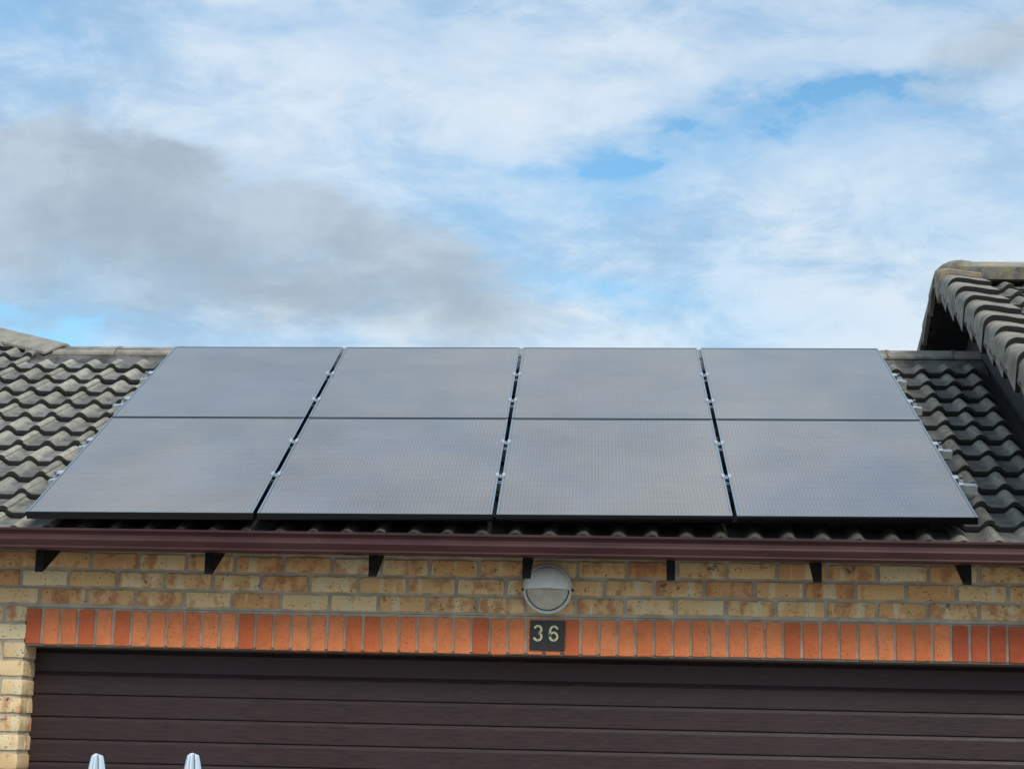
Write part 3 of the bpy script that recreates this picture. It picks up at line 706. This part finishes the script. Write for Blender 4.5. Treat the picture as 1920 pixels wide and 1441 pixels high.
obj('brow', mesh('brow', *box(-.112, .112, -.0500, -.045, -.003, .003)), M['hood'], hood)
for sx in (-1, 1):
    obj('screw', lathe('screw', [(0, -.052), (.0065, -.051), (.0075, -.046), (.0075, -.040)], 10), M['rubber'], lamp, Matrix.Translation((sx*.1235, 0, -.004)))
plq = empty('number_plaque', (-.1285, 0, 2.2215)); tag(plq, 'square black house number plaque reading 36 in brass', 'plaque')
obj('plate', boxmesh('plate', -.0865, .0865, -.012, -.003, -.0735, .0735, bevel=.0025), M['plaque'], plq)
def ribbon(name, path, w, d=.005):
    """flat stroke along a 2-D path with round ends, bevelled towards the viewer"""
    n = len(path); L_, R_ = [], []
    for i, (x, z) in enumerate(path):
        a = path[max(0, i-1)]; b2 = path[min(n-1, i+1)]; dx, dz = b2[0]-a[0], b2[1]-a[1]; q = math.hypot(dx, dz) or 1
        L_.append((x-dz/q*w/2, z+dx/q*w/2)); R_.append((x+dz/q*w/2, z-dx/q*w/2))
    V = []; F = []
    for k in range(n):
        cx, cz = path[k]
        for (px_, pz_), in ((L_[k],), (R_[k],)): pass
        l, r = L_[k], R_[k]
        li = (l[0]+(cx-l[0])*.22, l[1]+(cz-l[1])*.22); ri = (r[0]+(cx-r[0])*.22, r[1]+(cz-r[1])*.22)
        V += [(l[0], 0, l[1]), (li[0], -d, li[1]), (ri[0], -d, ri[1]), (r[0], 0, r[1])]
    for k in range(n-1):
        for j in range(3): F.append((k*4+j, k*4+j+1, k*4+j+5, k*4+j+4))
    F += [(0, 1, 2, 3), tuple((n-1)*4+j for j in (3, 2, 1, 0))]
    return V, F
def arc(cx, cz, rx, rz, a0, a1, n=18): return [(cx+rx*math.cos(R(a0+(a1-a0)*i/n)), cz+rz*math.sin(R(a0+(a1-a0)*i/n))) for i in range(n+1)]
three = mesh('three', *merge([ribbon('a', arc(0, .0185, .0165, .0175, 165, -75), .0125), ribbon('b', arc(-.001, -.0165, .0185, .0185, 80, -165), .0125)]))
six = mesh('six', *merge([ribbon('a', arc(0, -.0150, .0185, .0195, 0, 360, 28), .0122), ribbon('b', [(.0185, .0200), (.0165, .0265), (.0105, .0325), (.001, .0345), (-.0085, .0315), (-.0150, .0230), (-.0180, .0100), (-.0188, -.006), (-.0185, -.015)], .0122)]))
for nm, me, x, scs in (('numeral_three', three, -.0465, ((.001, .0355), (-.002, -.0348))), ('numeral_six', six, .0310, ((.001, .0345), (-.001, -.0345)))):
    d = obj(nm, me, M['brass'], plq, Matrix.Translation((x, -.0122, .010)))
    for sx, sz in scs: obj('screw', lathe('screw', [(0, -.0012), (.0022, -.0009), (.0026, .001)], 8), M['screw'], d, Matrix.Translation((sx, -.0055, sz)))

# ------------------------------------------------------------------ white palisade fence near the camera
fence = empty('palisade_fence', (-.72, -5.5, 0)); tag(fence, 'white steel palisade fence, two spear tips in front of the door', 'fence')
def pale_mesh():
    H_ = 1.617; lv = [(0, .0070), (.0015, .0100), (.005, .0122), (.012, .0142), (.021, .0162), (.032, .0182), (.045, .0215), (.075, .0300), (.11, .0330), (.8, .0330), (1.55, .0330)]
    cs = [(-1, .006), (-.55, -.016), (-.22, -.010), (-.02, -.022), (.16, -.022), (.30, .0), (.55, -.012), (1, .008)]
    V = []; n = len(cs)
    for dz, w in lv:
        q = min(1, w/.022+.12); top = .004*(1-abs(dz)/.01) if dz < .01 else 0
        V += [(c*w, d*q-.003, H_-dz-(abs(c)*.003 if dz < .004 else 0)) for c, d in cs]+[(c*w*.9, d*q+.003, H_-dz-(abs(c)*.003 if dz < .004 else 0)) for c, d in reversed(cs)]
    N = 2*n; F = [tuple(range(N)), tuple(range(len(V)-1, len(V)-N-1, -1))]+[(i+a*N, (i+1) % N+a*N, (i+1) % N+a*N+N, i+a*N+N) for a in range(len(lv)-1) for i in range(N)]
    return autosmooth(mesh('pale', V, F), 60)
pm = pale_mesh()
for x, dz in ((-.822, 0), (-.613, .006)): obj('pale', pm, M['white'], fence, Matrix.Translation((x+.72, 0, dz)))
for z in (.35, 1.25): obj('rail', boxmesh('rail', -.45, .45, .012, .052, z, z+.045, bevel=.004), M['white'], fence)
for x in (-.48, .45): obj('post', boxmesh('post', x, x+.05, .008, .058, 0, 1.40, bevel=.004), M['white'], fence)
print('tiles', nt, 'wall bricks', len(wall.children), 'band', len(band.children))
